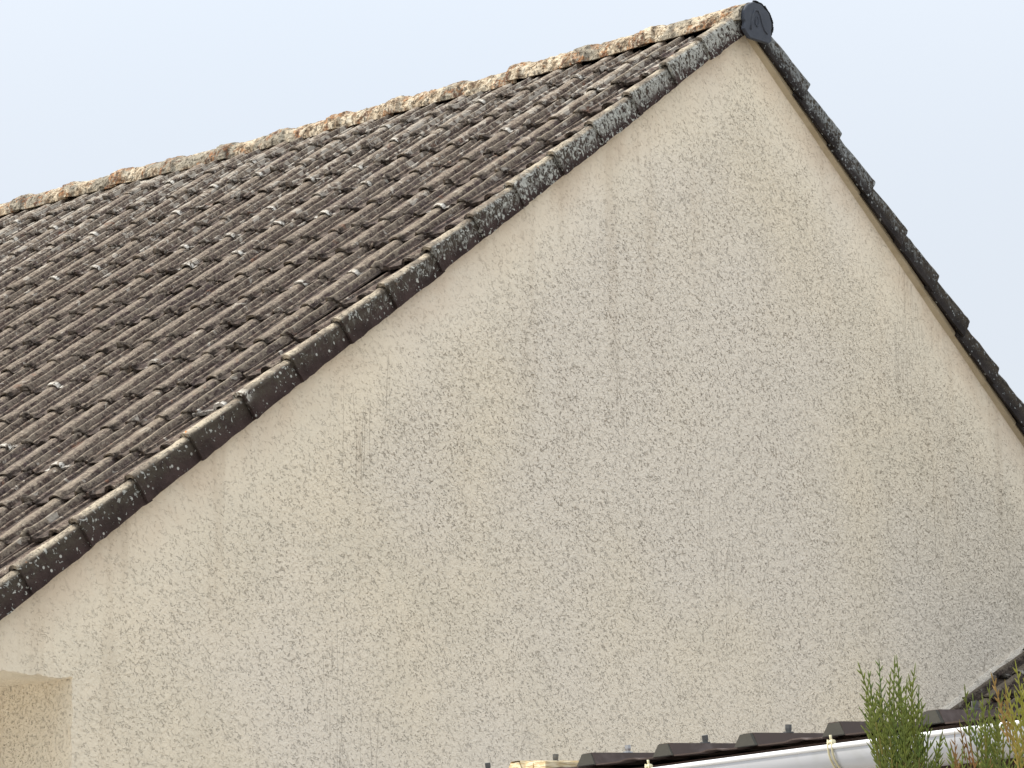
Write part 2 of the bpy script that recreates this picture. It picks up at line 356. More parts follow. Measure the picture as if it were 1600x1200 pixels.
def field_tile(mb, frame, s_low, y0, nv=9, fine=True, hbase=0.072):
    yl = np.array([0, .008, .014, .018, .024, .030, .036, .042, .047, .052, .075, .100, .118, .122, .127, .135, .148, .165, .182, .195, .203, .208, .212, .226, .236, .246, .265, .283, .288, .292, .300, .308, .312, .325, .337]) if fine else \
         np.array([0, .013, .03, .048, .11, .125, .145, .165, .185, .205, .22, .288, .302, .316, .337])
    tl = np.array([0, .006, .02, .04, .065, .09, .12, .16, .20, .25, .30, .345, .40]) if nv > 9 else (np.array([0, .012, .04, .10, .18, .27, .345, .40]) if fine else np.array([0, .345, .4]))
    nu, nv = len(yl), len(tl)
    Y, T = np.meshgrid(yl, tl, indexing='ij'); Y = Y.ravel(); T = T.ravel()
    jy, js, jh, jr = rng.normal(0, .0018), rng.normal(0, .006), rng.normal(0, .0016), rng.normal(0, .018)
    pr = tile_profile(Y)
    crest = np.clip(pr/0.024, 0, 1)
    h = hbase + jh - 0.0125*T/G + pr + (Y-.16)*jr*0.35 - 0.022*np.clip(1-(s_low-T)/.45, 0, 1)
    h += np.where(T > .36, -0.004, 0)
    cut = np.where((Y < .022) & (T < .03), .030, 0)                    # cropped corner at the side lock
    S = s_low - T - cut*(1-T/.03).clip(0, 1) + js + jr*(Y-.16)
    Yw = Y + y0 + jy
    P = frame.pt(S, Yw, h)
    low = np.clip(1-T/.055, 0, 1)
    dn = (fbm(P, 48, 3, 2)-.5)*.0070 + (fbm(P, 16, 9, 2)-.5)*.0055
    clump = np.clip(fbm(P, 22, 21, 2)-.50, 0, 1)*np.clip(1-T/.08, 0, 1)*0.060*np.where(np.abs(Y-.165) < .05, .35, 1.0)
    h2 = h + dn + clump
    S2 = S + (fbm(P, 55, 33, 2)-.5)*.014*np.where(T < .01, 1, .2)
    r = rng.random(); flag = 1.0 if (rng.random() < 0.27 + 0.16*max(0, 1-s_low/2.5)) else 0.0
    barrel = np.clip(1-np.abs(Y-.165)/.075, 0, 1)
    wear = np.stack([np.full_like(T, r), low, crest, flag*(barrel > 0.1)*1.0], 1)
    th = 0.0075
    solid(S2, Yw, h2, S - .002, Yw, h-th, frame, mb, wear, nu, nv)

def verge_tile(frame, s_low, hs, mat, parent, white=0.0, name='verge_tile'):
    path = [(-.002, 0.0), (-.002, .02), (-.001, .045), (0, .07), (.002, .088)]
    for k in range(1, 12):
        a = math.pi - k*math.pi/12*0.97; path.append((.036+.035*math.cos(a), .092+.035*math.sin(a)))
    path += [(.075, .080), (.092, .072), (.100, .070)] + [(y, .070+float(tile_profile(np.array([y]))[0])) for y in (.112, .118, .122, .127, .135, .148, .165, .182, .195, .203, .208, .212, .226, .236, .246, .265, .283, .288, .292, .300, .308, .312, .330)]
    path = np.array(path)
    tl = np.array([0, .008, .02, .045, .08, .12, .16, .20, .24, .28, .32, .345, .385]); nu, nv = len(path), len(tl)
    d = np.gradient(path, axis=0); nrm = np.stack([-d[:, 1], d[:, 0]], 1); nrm /= np.linalg.norm(nrm, axis=1)[:, None]
    Y = np.repeat(path[:, 0], nv); H = np.repeat(path[:, 1], nv)*1.0; T = np.tile(tl, nu)
    ny = np.repeat(nrm[:, 0], nv); nh = np.repeat(nrm[:, 1], nv)
    sk = np.clip(1-H/.09, 0, 1)*(Y < .03)
    js, jh, jy = rng.normal(0, .006), rng.normal(0, .004), rng.normal(0, .003)
    Hh = H*hs + (.016 if hs > 1 else 0) - (0.024-.018*sk)*T/G + jh; Yy = Y + jy + .015*T/G*(Y < .05)
    S = s_low - T + js
    P = frame.pt(S, Yy, Hh)
    crest = np.where(Y < .05, np.clip(H/.125, 0, 1), np.clip((H-.068)/.05, 0, 1)*.9)
    low = np.clip(1-T/.05, 0, 1)
    rough = np.clip((crest-.35)*2, .15, 1)
    dn = (fbm(P, 45, 3, 2)-.5)*.010*rough
    ragged = (fbm(P, 30, 5, 2)-.5)*.012*(H < .01)
    r = rng.random()
    wear = np.stack([np.full_like(T, r), low, crest, np.full_like(T, white)*low], 1)
    mb = MB()
    solid(S + (fbm(P, 60, 8, 2)-.5)*.008*(T < .01), Yy-ny*dn*-1, Hh+nh*dn+ragged, S-.001, Yy-ny*.015, Hh-nh*.015, frame, mb, wear, nu, nv)
    o = mb.build(name, mat, parent)
    o.data.materials.append(TILE)
    c = np.empty(len(o.data.polygons)*3); o.data.polygons.foreach_get('center', c); c = c.reshape(-1, 3)
    o.data.polygons.foreach_set('material_index', (c[:, 1] > .094).astype(np.int32))
    return o

# ------------------------------------------------------------------ setting
g = MB(); g.addmesh([(-400, -400, 0), (400, -400, 0), (400, 400, 0), (-400, 400, 0)], [(0, 1, 2, 3)])
tag(g.build('ground', GROUND), kind='structure')

tr_ = MB(); tr_.box((-11.5, -2.2, -.2), (-3.2, 7.5, .06))  # added unseen slab, there to bounce light onto the recess jamb
tag(tr_.build('bounce_slab', mat_plain('pale_bounce_slab', (0.42, 0.42, 0.41), 0.9, 0.1, var=0.1, scale=5, bump=0.004)), kind='structure')
# ------------------------------------------------------------------ house
house = tag(empty('house'), 'house with cream roughcast gable wall under a weathered brown tiled roof', 'house')
TANT = math.tan(TH); HW = 4.95; LEN = 9.2; WY = 0.055
def rz(x): return APEX - abs(x)*TANT - 0.004
JX, JZ = -4.301, APEX-3.548; NX = -4.95; ND = 1.3
wb = MB()
def quad(a, b, c, d): wb.addmesh([a, b, c, d], [(0, 1, 2, 3)])
def wq(x0, z0a, z0b, x1, z1a, z1b): quad((x0, WY, z0a), (x1, WY, z1a), (x1, WY, z1b), (x0, WY, z0b))
# front gable face, split round the recess
# ragged render edge round the recess
ne = 46
xs = np.linspace(NX, JX, ne); zj = JZ + (fbm(np.stack([xs*1, xs*0, xs*0], 1), 30, 4, 3)-.5)*.022
for i in range(ne-1): wq(xs[i], zj[i], rz(xs[i]), xs[i+1], zj[i+1], rz(xs[i+1]))
zs = np.linspace(0, zj[-1], 120); xj = JX + (fbm(np.stack([zs*0, zs*0, zs], 1), 30, 14, 3)-.5)*.014; xj[-1] = JX
for i in range(119):
    quad((xj[i], WY, zs[i]), (0, WY, zs[i]), (0, WY, zs[i+1]), (xj[i+1], WY, zs[i+1]))
    quad((xj[i], WY, zs[i]), (xj[i+1], WY, zs[i+1]), (JX, WY+.02, zs[i+1]), (JX, WY+.02, zs[i]))
quad((JX, WY, zj[-1]), (0, WY, zj[-1]), (0, WY, APEX-.004), (JX, WY, rz(JX)))
quad((0, WY, 0), (HW, WY, 0), (HW, WY, rz(HW)), (0, WY, APEX-.004))
# recess: jamb, other jamb, ceiling, back
quad((JX, WY+.02, 0), (JX, WY+.02, zj[-1]), (JX, WY+ND, zj[-1]), (JX, WY+ND, 0))
for i in range(ne-1): quad((xs[i], WY, zj[i]), (xs[i+1], WY, zj[i+1]), (xs[i+1], WY+.02, JZ), (xs[i], WY+.02, JZ))
quad((NX, WY+.02, JZ), (JX, WY+.02, JZ), (JX, WY+ND, JZ), (NX, WY+ND, JZ))
quad((NX, WY+ND, 0), (JX, WY+ND, 0), (JX, WY+ND, JZ), (NX, WY+ND, JZ))
# sides and back
if rz(-HW) > JZ: quad((-HW, WY, JZ), (-HW, WY, rz(-HW)), (-HW, WY+ND, rz(-HW)), (-HW, WY+ND, JZ))
quad((-HW, WY+ND, 0), (-HW, WY+ND, rz(-HW)), (-HW, LEN, rz(-HW)), (-HW, LEN, 0))
quad((HW, WY, 0), (HW, LEN, 0), (HW, LEN, rz(HW)), (HW, WY, rz(HW)))
wb.addmesh([(-HW, LEN, 0), (-HW, LEN, rz(HW)), (0, LEN, APEX-.004), (HW, LEN, rz(HW)), (HW, LEN, 0)], [(0, 1, 2, 3, 4)])
wb.build('gable_wall', STUCCO, house)
db = MB(); db.box((NX+.12, WY+ND-.05, 0), (JX-.12, WY+ND-.004, 2.1)); db.build('door', DOORM, house)

# roof slopes
NR = 17; NCOL = 27
lm = MB()
for i in range(-1, NR):
    s_low = 0.752 + G*i
    if s_low < .1: s_low = .12
    for j in range(1, NCOL):
        if i < 0 and s_low-.4 < 0 and i == -2: continue
        field_tile(lm, LEFT, s_low, W*j, nv=13 if j < 8 else 9, fine=j < 18)
roofL = lm.build('roof', TILE, house, smooth=False)
roofL['label'] = 'left roof slope of weathered brown tiles with white lichen'
rm = MB()
for i in range(-1, NR):
    for j in range(1, NCOL): field_tile(rm, RIGHT, 0.84 + G*i, W*j, nv=3, fine=False)
roofR = rm.build('roof', TILE, house)
roofR['label'] = 'right roof slope falling away out of sight'
# underlay closing the roof from below
ul = MB()
for sg in (-1, 1):
    e = 6.26
    a = np.array([[0, .075, APEX+.02], [sg*e*CT, .075, APEX-e*ST+.02], [sg*e*CT, LEN+.1, APEX-e*ST+.02], [0, LEN+.1, APEX+.02]])
    ul.addmesh(a, [(0, 1, 2, 3)])
ul.build('roof_underlay', BATTEN, house)
for i in range(-1, NR):
    verge_tile(LEFT, 0.752+G*i, 1.0, VERGE_L, roofL, white=1.0 if i in (-99, 10) else 0.0)
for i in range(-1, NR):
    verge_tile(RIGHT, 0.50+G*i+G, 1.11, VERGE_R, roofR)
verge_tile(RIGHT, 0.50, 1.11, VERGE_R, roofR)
# soffit boards and battens along both rakes
for fr, nm in ((LEFT, 'l'), (RIGHT, 'r')):
    b = MB(); n = 60; S = np.linspace(.0 if nm == 'r' else .03, 6.22, n)
    lo = (fbm(np.stack([S, S*0, S*0], 1), 6, 31, 3)-.5)*.010
    ring = [(.034, .004), (.034, .026), (.062, .026), (.062, -.02)]
    V = []
    for k in range(n):
        for (y, h) in ring: V.append(fr.pt([S[k]], [y + (lo[k]*.6 if y < .05 else 0)], [h + (lo[k] if h < .01 else 0)])[0])
    F = [(k*4+q, k*4+(q+1) % 4, (k+1)*4+(q+1) % 4, (k+1)*4+q) for k in range(n-1) for q in range(4)]
    b.addmesh(V, F+[(0, 1, 2, 3), tuple((n-1)*4+q for q in (3, 2, 1, 0))])
    b.build('soffit_board', SOFFIT, house)
    b = MB(); P = [fr.pt([s_], [y], [h])[0] for s_ in (.05, 6.2) for (y, h) in ((.036, .028), (.06, .028), (.06, .046), (.036, .046))]
    b.hexa([P[0], P[1], P[2], P[3], P[4], P[5], P[6], P[7]]); b.build('batten', BATTEN, house)

# ridge tiles
def ridge_tile(y0, y1, parent, seed):
    """arched tile; its far end carries a thick collar over the next tile"""
    nu, nv = 33, 44
    a = np.linspace(-.12, math.pi+.12, nu); tl = np.linspace(0, 1, nv)
    A, T = np.meshgrid(a, tl, indexing='ij'); A = A.ravel(); T = T.ravel()
    L = y1-y0
    col = 1/(1+np.exp(-((T*L) - (L-.10))/.004))                       # collar over the far end
    k = 0.98 - .07*T + .17*col
    X = .122*np.cos(A)*k*1.0; Z = .034 + np.maximum(np.sin(A), -.5)*.082*k
    Z = np.where(np.sin(A) < 0, .030+np.sin(A)*.20, Z); X = np.where(np.sin(A) < 0, X*1.03, X)
    Y = y0 + T*L
    jz = rng.normal(0, .0035); jt = rng.normal(0, .006)
    P = np.stack([X, Y, Z+jz+jt*(T-.5)+APEX-.016*np.sin(np.pi*np.clip(Y, 0, 5.5)/5.5)], 1)
    nrm = np.stack([np.cos(A), 0*A, np.sin(A)], 1)
    dn = (fbm(P, 12, 51, 2)-.45)*.008 + (fbm(P, 42, 61, 3)-.45)*.019
    Pt = P + nrm*dn[:, None]
    Pb = P - nrm*.016
    V = np.concatenate([Pt, Pb]); n = nu*nv; idx = np.arange(n).reshape(nu, nv)
    F = []
    q = lambda e: np.stack([e[:-1], e[1:], e[1:]+n, e[:-1]+n], 1)
    b4 = np.stack([idx[:-1, :-1].ravel(), idx[:-1, 1:].ravel(), idx[1:, 1:].ravel(), idx[1:, :-1].ravel()], 1)
    F = np.concatenate([b4[:, ::-1], b4+n, q(idx[0]), q(idx[-1]), q(idx[:, 0]), q(idx[:, -1])])
    r = np.full_like(T, rng.random())
    w = np.stack([r, np.clip(1-T/.25, 0, 1)+col, np.sin(A).clip(0, 1), r*0], 1)
    mb = MB(); mb.addmesh(V, F.tolist(), np.concatenate([w, w]))
    return mb.build('ridge_tile', RIDGE, parent)
ys = [-.015] + [0.564+.438*k for k in range(20)]
for k in range(20): ridge_tile(ys[k] - (0.0 if k == 0 else .0), ys[k+1]+.055, roofL, k)
# pale mortar bedding showing below the ridge tiles
b = MB(); n = 240; yy = np.linspace(.03, LEN-.1, n); ring = []
V = []
for sg in (-1, 1):
    V = []
    for k in range(n):
        P0 = np.array([[yy[k], 0, sg]]); q1 = float(fbm(P0, 9, 77, 3)[0])
        edge = .090 + max(0.0, min(1.0, (yy[k]-3.8)/.8))*(.050+.04*(q1-.4))
        zt = APEX - edge*TANT + .072 + (float(fbm(P0, 26, 7, 2)[0])-.5)*.016
        V += [(sg*edge, yy[k], zt), (sg*.09, yy[k], zt+.016), (sg*.09, yy[k], zt-.05), (sg*edge, yy[k], zt-.05)]
    F = [(k*4+q, k*4+(q+1) % 4, (k+1)*4+(q+1) % 4, (k+1)*4+q) for k in range(n-1) for q in range(4)]
    b.addmesh(V, F)
b.build('mortar_bedding', MORTAR, roofL)
# ridge end cap with its embossed loop
cp = MB(); outl = []
for k in range(0, 25):
    a = -0.30 + k*(math.pi+.60)/24
    outl.append((.122*math.cos(a)-.006, .030+.098*math.sin(a)))
outl = [(.085, -.072), (.112, -.050)] + [o for o in outl] + [(-.134, -.040), (-.085, -.078)]
outl = [((x+.006)*.94-.006 + rng.normal(0, .0015), (z-.02)*.96+.02 + rng.normal(0, .0015)) for x, z in outl]
N = len(outl); V = []
for y, sc in ((-.016, 1.0), (-.030, 1.0), (-.035, .965), (-.037, .60), (-.037, .02)):
    for x, z in outl: V.append(((x+.005)*sc-.005+.018, y, APEX+.028+(z-.028)*sc))
F = [(r*N+k, r*N+(k+1) % N, (r+1)*N+(k+1) % N, (r+1)*N+k) for r in range(4) for k in range(N)] + [tuple(range(4*N, 5*N)), tuple(range(N))[::-1]]
cp.addmesh(V, F); cap = cp.build('ridge_end_cap', CAP, roofL)
lp = MB()
pts = [(-.060, -.030), (-.052, .010), (-.040, .050), (-.020, .078), (.004, .082), (.022, .060), (.036, .020), (.056, -.010), (.078, -.022)]
lp.tube([(x+.003, -.0375, APEX+z) for x, z in pts], .0055, 6)
pts = [(-.028, .010), (-.020, .042), (-.006, .052), (.002, .036), (.0, .008), (-.012, -.004), (-.028, .010)]
lp.tube([(x+.008, -.0375, APEX+z) for x, z in pts], .004, 6)
lp.build('embossed_loop', CAP, cap, smooth=True)
cb = MB(); V = []; nn = 60
for k in range(nn):
    a = math.radians(100 - 130*k/(nn-1)); ca, sa = math.cos(a), math.sin(a)
    for q in range(8):
        t = 2*math.pi*q/8; P0 = np.array([[ca*.3+q*.01, sa*.3, q*.13]])
        rr = (.006 + .010*float(fbm(P0*3, 26, 88, 2)[0]))*math.sin(math.pi*min(1, (k+1)/nn*1.0))**.3
        R0 = .126 + rr*math.cos(t)
        V.append((R0*ca+.012, -.022+rr*1.1*math.sin(t), APEX+.028+(R0*.82)*sa))
F = [(k*8+q, k*8+(q+1) % 8, (k+1)*8+(q+1) % 8, (k+1)*8+q) for k in range(nn-1) for q in range(8)]+[tuple(range(8))[::-1], tuple(range((nn-1)*8, nn*8))]
cb.addmesh(V, F); cb.build('blackened_mortar', mat_plain('blackened_mortar', (0.022, 0.022, 0.022), 0.95, 0.1, var=0.4, scale=60, bump=0.01), cap)
# ------------------------------------------------------------------ tiled lean-to roof against the gable, lower right
lt = tag(empty('tiled_extension', (3.5, -1.5, 0)), 'brown tiled side roof sloping up against the cream gable, behind the conifer shoots', 'extension')
a26 = math.atan(.493)
LT = Slope((3.9, .06, APEX-3.238-.493*(3.9-1.632)-.0+.493*(3.9-1.632)*2 - .10), (-math.cos(a26), 0, -math.sin(a26)), (0, -1, 0))
smax = (3.9-1.42)/math.cos(a26)
mb = MB()
for i in range(0, 9):
    for j in range(0, 9):
        if smax-.345*i < .3: continue
        field_tile(mb, LT, smax-.345*i, .02+W*j, nv=9, fine=True, hbase=.082)
mb.build('roof', TILE_DARK, lt)
fb = MB(); n = 90; S = np.linspace(0, smax+.04, n); V = []
for k in range(n):
    q = fbm(np.array([[S[k], 0, 0], [S[k], 5, 0], [S[k], 9, 3]]), 9, 5, 3); q2 = fbm(np.array([[S[k], 2, 0]]), 30, 5, 3)[0]
    V += list(LT.pt([S[k]]*4, [-.006, -.006, .008+.015*q[1], .030+.05*q[2]], [.05, .112+.022*(q[0]-.5)+.014*q2, .102+.014*q2, .06]))
F = [(k*4+q, k*4+(q+1) % 4, (k+1)*4+(q+1) % 4, (k+1)*4+q) for k in range(n-1) for q in range(4)] + [(0, 1, 2, 3), tuple((n-1)*4+q for q in (3, 2, 1, 0))]
fb.addmesh(V, F); fb.build('mortar_fillet', MORTAR, lt)
wl = MB(); wl.box((1.62, -2.9, 0), (3.9, .066, 3.16)); wl.build('wall', STUCCO, lt)

# ------------------------------------------------------------------ neighbour's shed: ribbed sheet roof, gutter
OX, OY = -5.9, -3.517
av = Vector((-.2949, -.9556, 0)); bv = Vector((.9556, -.2949, 0))
ZR = APEX-4.189                                  # rib top height at the eave
def sp(t, d, z): return Vector((OX, OY, 0)) + av*t + bv*d + Vector((0, 0, z))
shed = tag(empty('garden_shed', sp(1.2, 1.0, 0)), 'low garden shed with a ribbed brown sheet roof edge above a white gutter', 'shed')
RP = .340; PITCH = .035; RH = .030; DEPTH = 2.6; T0, T1 = -1.05, 3.25
def tilt(t): return .016*(1-t/1.5)
def sheet_line(d, zoff, jag=0.0):
    pts = []
    k = math.floor(T0/RP)
    t = k*RP
    while t < T1+.2:
        for dt, h in ((-.055, 0), (-.030, RH), (.012, RH), (.030, 0), (.14, 0.0), (.165, .004), (.20, .004), (.225, 0)):
            pts.append((t+dt, h))
        t += RP
    return [sp(a_, d + (jag*math.sin(a_*7.3+1) if jag else 0), ZR-RH+h+zoff+PITCH*d) - Vector((0, 0, 0)) + Vector((0, 0, tilt(a_))) for a_, h in pts]
sh = MB(); A_ = sheet_line(0, 0, .004); B_ = sheet_line(DEPTH, 0); C_ = sheet_line(0.0, -.003, .004); D_ = sheet_line(DEPTH, -.003)
n = len(A_); V = A_+B_+C_+D_
F = [(k, k+1, n+k+1, n+k) for k in range(n-1)] + [(2*n+k, 3*n+k, 3*n+k+1, 2*n+k+1) for k in range(n-1)] + [(k, 2*n+k, 2*n+k+1, k+1) for k in range(n-1)]
sh.addmesh(V, F); sheet = sh.build('roof_sheet', SHEET, shed)
k = 0; t = math.floor(T0/RP)*RP; idx = 0
while t < T1:
    # closed rib end
    e = MB(); cream = abs(t) < .01
    pr = [(-.053, .0), (-.029, RH-.002), (.011, RH-.002), (.029, .0)]
    V = [sp(t+dt, -.006, ZR-RH+h+tilt(t)) for dt, h in pr] + [sp(t+dt, .012, ZR-RH+h+tilt(t)) for dt, h in pr]
    e.addmesh(V, [(0, 1, 2, 3), (7, 6, 5, 4), (0, 4, 5, 1), (1, 5, 6, 2), (2, 6, 7, 3), (3, 7, 4, 0)])
    if cream:
        V = [sp(t+dt, d, ZR-RH+h+.0025+PITCH*d+tilt(t)) for d in (-.004, .55) for dt, h in ((-.056, 0), (-.030, RH), (.012, RH), (.033, -.003))]
        e.addmesh(V, [(0, 4, 5, 1), (1, 5, 6, 2), (2, 6, 7, 3)])
    e.build('rib_end_cap', CREAM if cream else ENDCAP, sheet)
    # screw on the rib, set back from the edge
    s_ = MB(); mt = SCREWM if abs(t-2*RP) > 1 and False else SCREW
    metal = abs(t-RP) < .01
    base = sp(t+.0, .115, ZR+PITCH*.115+tilt(t))
    s_.tube([base, base+Vector((0, 0, .003))], .013, 12); s_.tube([base+Vector((0, 0, .003)), base+Vector((0, 0, .011)), base+Vector((random.uniform(-.002, .002), 0, .020))], [.007, .0085, .0085], 6)
    s_.build('screw', SCREWM if metal else SCREW, sheet)
    t += RP; idx += 1
# splintered cream batten lying in the first valley
b = MB()
for (t0, t1, d0, d1, z) in ((.035, .07, .0, .95, -.004), (.075, .13, .0, .55, -.012)):
    nn = 16; V = []
    for q in range(nn):
        f = q/(nn-1); d = d0+(d1-d0)*f; wv = .006*math.sin(q*1.7); w2 = (t1-t0)*(1-.7*f)
        V += [sp(t0+wv*.3, d, ZR-RH+.014+z*0+PITCH*d), sp(t0+w2+wv*.3, d, ZR-RH+.014+PITCH*d), sp(t0+w2+wv*.3, d, ZR-RH+.016*(1-f)+.022+PITCH*d), sp(t0+wv*.3, d, ZR-RH+.022*(1-f)+.022+PITCH*d)]
    b.addmesh(V, [(q*4+w_, q*4+(w_+1) % 4, (q+1)*4+(w_+1) % 4, (q+1)*4+w_) for q in range(nn-1) for w_ in range(4)]+[(0, 1, 2, 3), (60, 61, 62, 63)[::-1]])
b.build('splintered_batten', CREAM, shed)
# fascia, walls
f_ = MB(); f_.hexa([sp(T0, .03, ZR-.20), sp(T1, .03, ZR-.20), sp(T1, .055, ZR-.20), sp(T0, .055, ZR-.20), sp(T0, .03, ZR-RH-.006), sp(T1, .03, ZR-RH-.006), sp(T1, .055, ZR-RH-.006), sp(T0, .055, ZR-RH-.006)])
f_.build('fascia', BATTEN, shed)
w_ = MB(); w_.hexa([sp(T0+.1, .10, 0), sp(T1-.1, .10, 0), sp(T1-.1, DEPTH-.1, 0), sp(T0+.1, DEPTH-.1, 0), sp(T0+.1, .10, ZR-RH-.01), sp(T1-.1, .10, ZR-RH-.01), sp(T1-.1, DEPTH-.1, ZR-RH-.006), sp(T0+.1, DEPTH-.1, ZR-RH-.006)])
w_.build('wall', BLOCK, shed)
# gutter (half round with beaded rim), strap brackets
GR = .062; GZ = APEX-4.252
gt = MB(); ring = []
for k in range(17):
    a = math.pi + k*math.pi/16; ring.append((GR*math.cos(a), GR*math.sin(a)))
ring += [(GR-.003, 0)] + [((GR-.003)*math.cos(2*math.pi-k*math.pi/16), (GR-.003)*math.sin(2*math.pi-k*math.pi/16)) for k in range(1, 17)]
def gz(t): return GZ - .003 + .0035*math.sin((t+.3)*1.3) - .004
ts = np.linspace(0.0, T1, 40); V = []; Nn = len(ring)
DC = GR - .022 + .0                                    # rim just outside the sheet ends
for t in ts:
    for d, z in ring: V.append(sp(t, -DC+d, gz(t)+z))
F = [(i*Nn+k, i*Nn+(k+1) % Nn, (i+1)*Nn+(k+1) % Nn, (i+1)*Nn+k) for i in range(len(ts)-1) for k in range(Nn)]
gt.addmesh(V, F)
gutter = gt.build('gutter', PVC, shed, smooth=True)
bd = MB(); bd.tube([sp(t, -DC-GR+.001, gz(t)+.0) for t in ts], .0065, 10); bd.build('rim_bead', PVC_LIT, gutter, smooth=True)
ec = MB(); ec.addmesh([sp(-.004, -DC+d, gz(0)+z) for d, z in ring[:17]]+[sp(0.0, -DC+d, gz(0)+z) for d, z in ring[:17]], [tuple(range(17)), tuple(range(33, 16, -1))]+[(k, k+17, k+18, k+1) for k in range(16)]); ec.build('stop_end', PVC, gutter)
for tb in (.75, 1.465, 2.4):
    s_ = MB(); c0 = lambda a, r: sp(tb, -DC+r*math.cos(a), gz(tb)+r*math.sin(a))
    for off in (-.007, .007):
        P = [sp(tb+off, -DC-GR-.004, gz(tb)+.016)] + [sp(tb+off, -DC+(GR+.004)*math.cos(math.pi+q*math.pi/14), gz(tb)+(GR+.004)*math.sin(math.pi+q*math.pi/14)) for q in range(15)]
        s_.tube(P, .0024, 6)
    s_.tube([sp(tb-.010, -DC-GR+.0, gz(tb)+.010), sp(tb+.010, -DC-GR+.0, gz(tb)+.010)], .0055, 8)
    s_.tube([sp(tb, -DC-GR, gz(tb)+.010), sp(tb, -DC-GR-.002, gz(tb)+.026)], .003, 6)
    s_.build('gutter_strap', STRAP, gutter, smooth=True)

# ------------------------------------------------------------------ conifers of the hedge
def twig(V, F, Wt, p, d, L, r, hue, yel, side):
    d = d.normalized(); a = d.cross(side)
    if a.length < 1e-3: a = d.orthogonal()
    a = a.normalized(); b_ = d.cross(a)
    base = len(V); tone = random.uniform(.25, 1.0)
    for i, (f, rr) in enumerate(((0, .75), (.45, 1.0), (1.0, .30))):
        q = p + d*(L*f) + Vector((0, 0, .06*L*f*f))
        for k in range(4):
            t = math.pi/2*k + .4
            V.append(q + (a*math.cos(t)*1.25 + b_*math.sin(t)*.8)*r*rr); Wt.append((min(1, .05+.95*f*tone), hue, yel, 1))
    for i in range(2):
        for k in range(4): F.append((base+i*4+k, base+i*4+(k+1) % 4, base+(i+1)*4+(k+1) % 4, base+(i+1)*4+k))
    F.append((base+8, base+9, base+10, base+11))
def frond(V, F, Wt, p, d, L, hue, yel, r=.00150, step=.0100, width=.34, facing=None):
    d = d.normalized()
    nrm = (facing or Vector((random.uniform(-1, 1), random.uniform(-1, 1), .3)))
    nrm = (nrm - d*nrm.dot(d)).normalized(); sd_ = d.cross(nrm)
    bend = nrm*random.uniform(-.25, .25) + sd_*random.uniform(-.22, .22)
    n = max(4, int(L/step)); q = p.copy(); dd = d.copy(); sgn = 1
    for i in range(n):
        f = i/(n-1)
        dd = (dd + bend/n).normalized()
        h = hue*random.uniform(.5, 1.2); 
        twig(V, F, Wt, q, dd, step*1.4, r*(1.15-.4*f), min(1, max(hue, .35 if f < .35 else 0)*.9), yel, nrm)
        l = L*width*min(1.0, (1-f)*1.25+.08)*min(1, .45+f*1.8)*random.uniform(.65, 1.15)
        if f > .06 and l > .004:
            bdir = (dd*random.uniform(.82, 1.0) + sd_*sgn*random.uniform(.38, .72) + nrm*random.uniform(-.35, .35)).normalized()
            m_ = max(1, int(l/(step*.95))); qq = q.copy(); s2 = 1
            for j in range(m_):
                ff = j/max(1, m_)
                twig(V, F, Wt, qq, bdir, step*1.3, r*(1-.35*ff), hue, yel, nrm)
                if m_ > 2 and j < m_-1:
                    for s3 in (1, -1):
                        tdir = (bdir + sd_*s3*.45*sgn + dd*.30 + nrm*random.uniform(-.15, .15)).normalized()
                        tl = step*random.uniform(.9, 1.7)*(1.15-ff)
                        twig(V, F, Wt, qq, tdir, tl, r*.85, hue, yel, nrm)
                bdir = (bdir + dd*.07).normalized()
                qq = qq + bdir*step*.95
        sgn = -sgn
        q = q + dd*(L/n)
def at(px, py, Z):
    return cpos + cr*((px-800)/5006.7*Z) + cf*Z + cu*((600-py)/5006.7*Z)
VIEW = cf
def conifer(name, label, px, Z, tips, zt, yel, rootr=.05):
    base = at(px, 1300, Z); bx, by = base.x, base.y
    root = tag(empty(name, (bx, by, 0)), label, 'conifer', 'conifers along the shed')
    tr = MB(); tr.tube([(bx, by, 0), (bx+.02, by, 1.0), (bx, by, zt-.20), (bx, by+.004, zt-.10)], [.045, .03, .006, .002], 8); tr.build('trunk', BARK, root, smooth=True)
    V = []; F = []; Wt = []
    for (tx, ty, L, hue, yl, wd) in tips:
        tip = at(tx, ty, Z + random.uniform(-.05, .05))
        # the foot of each spray leans back to the leader
        foot = Vector((bx, by, 0)); foot = Vector((tip.x + (bx-tip.x)*.42*min(1, L/.2), tip.y + (by-tip.y)*.42*min(1, L/.2), tip.z - L))
        d = tip-foot
        frond(V, F, Wt, foot, d, d.length, hue, yl, width=wd, facing=-VIEW + Vector((random.uniform(-.5, .5), random.uniform(-.5, .5), .2)))
    # body of the tree, below the frame
    zlow = zt-.30
    for k in range(150):
        u = random.random()**.7; z = zlow - .02 - u*(zlow-.25)
        rad = .05+.33*min(1, (zlow-z)/.8)**.8; a = random.uniform(0, 2*math.pi); rr = rad*random.uniform(.35, 1)
        p = Vector((bx+math.cos(a)*rr*.7, by+math.sin(a)*rr*.7, z-.10))
        d = Vector((math.cos(a)*.5, math.sin(a)*.5, 1)); frond(V, F, Wt, p, d, random.uniform(.16, .24), random.choice((0, 0, 0, .6)), yel*.5, r=.0048, step=.026, width=.42)
    c = obj('crown', V, F, LEAF, root, Wt)
    return root
R_ = random.uniform
tipsA = []
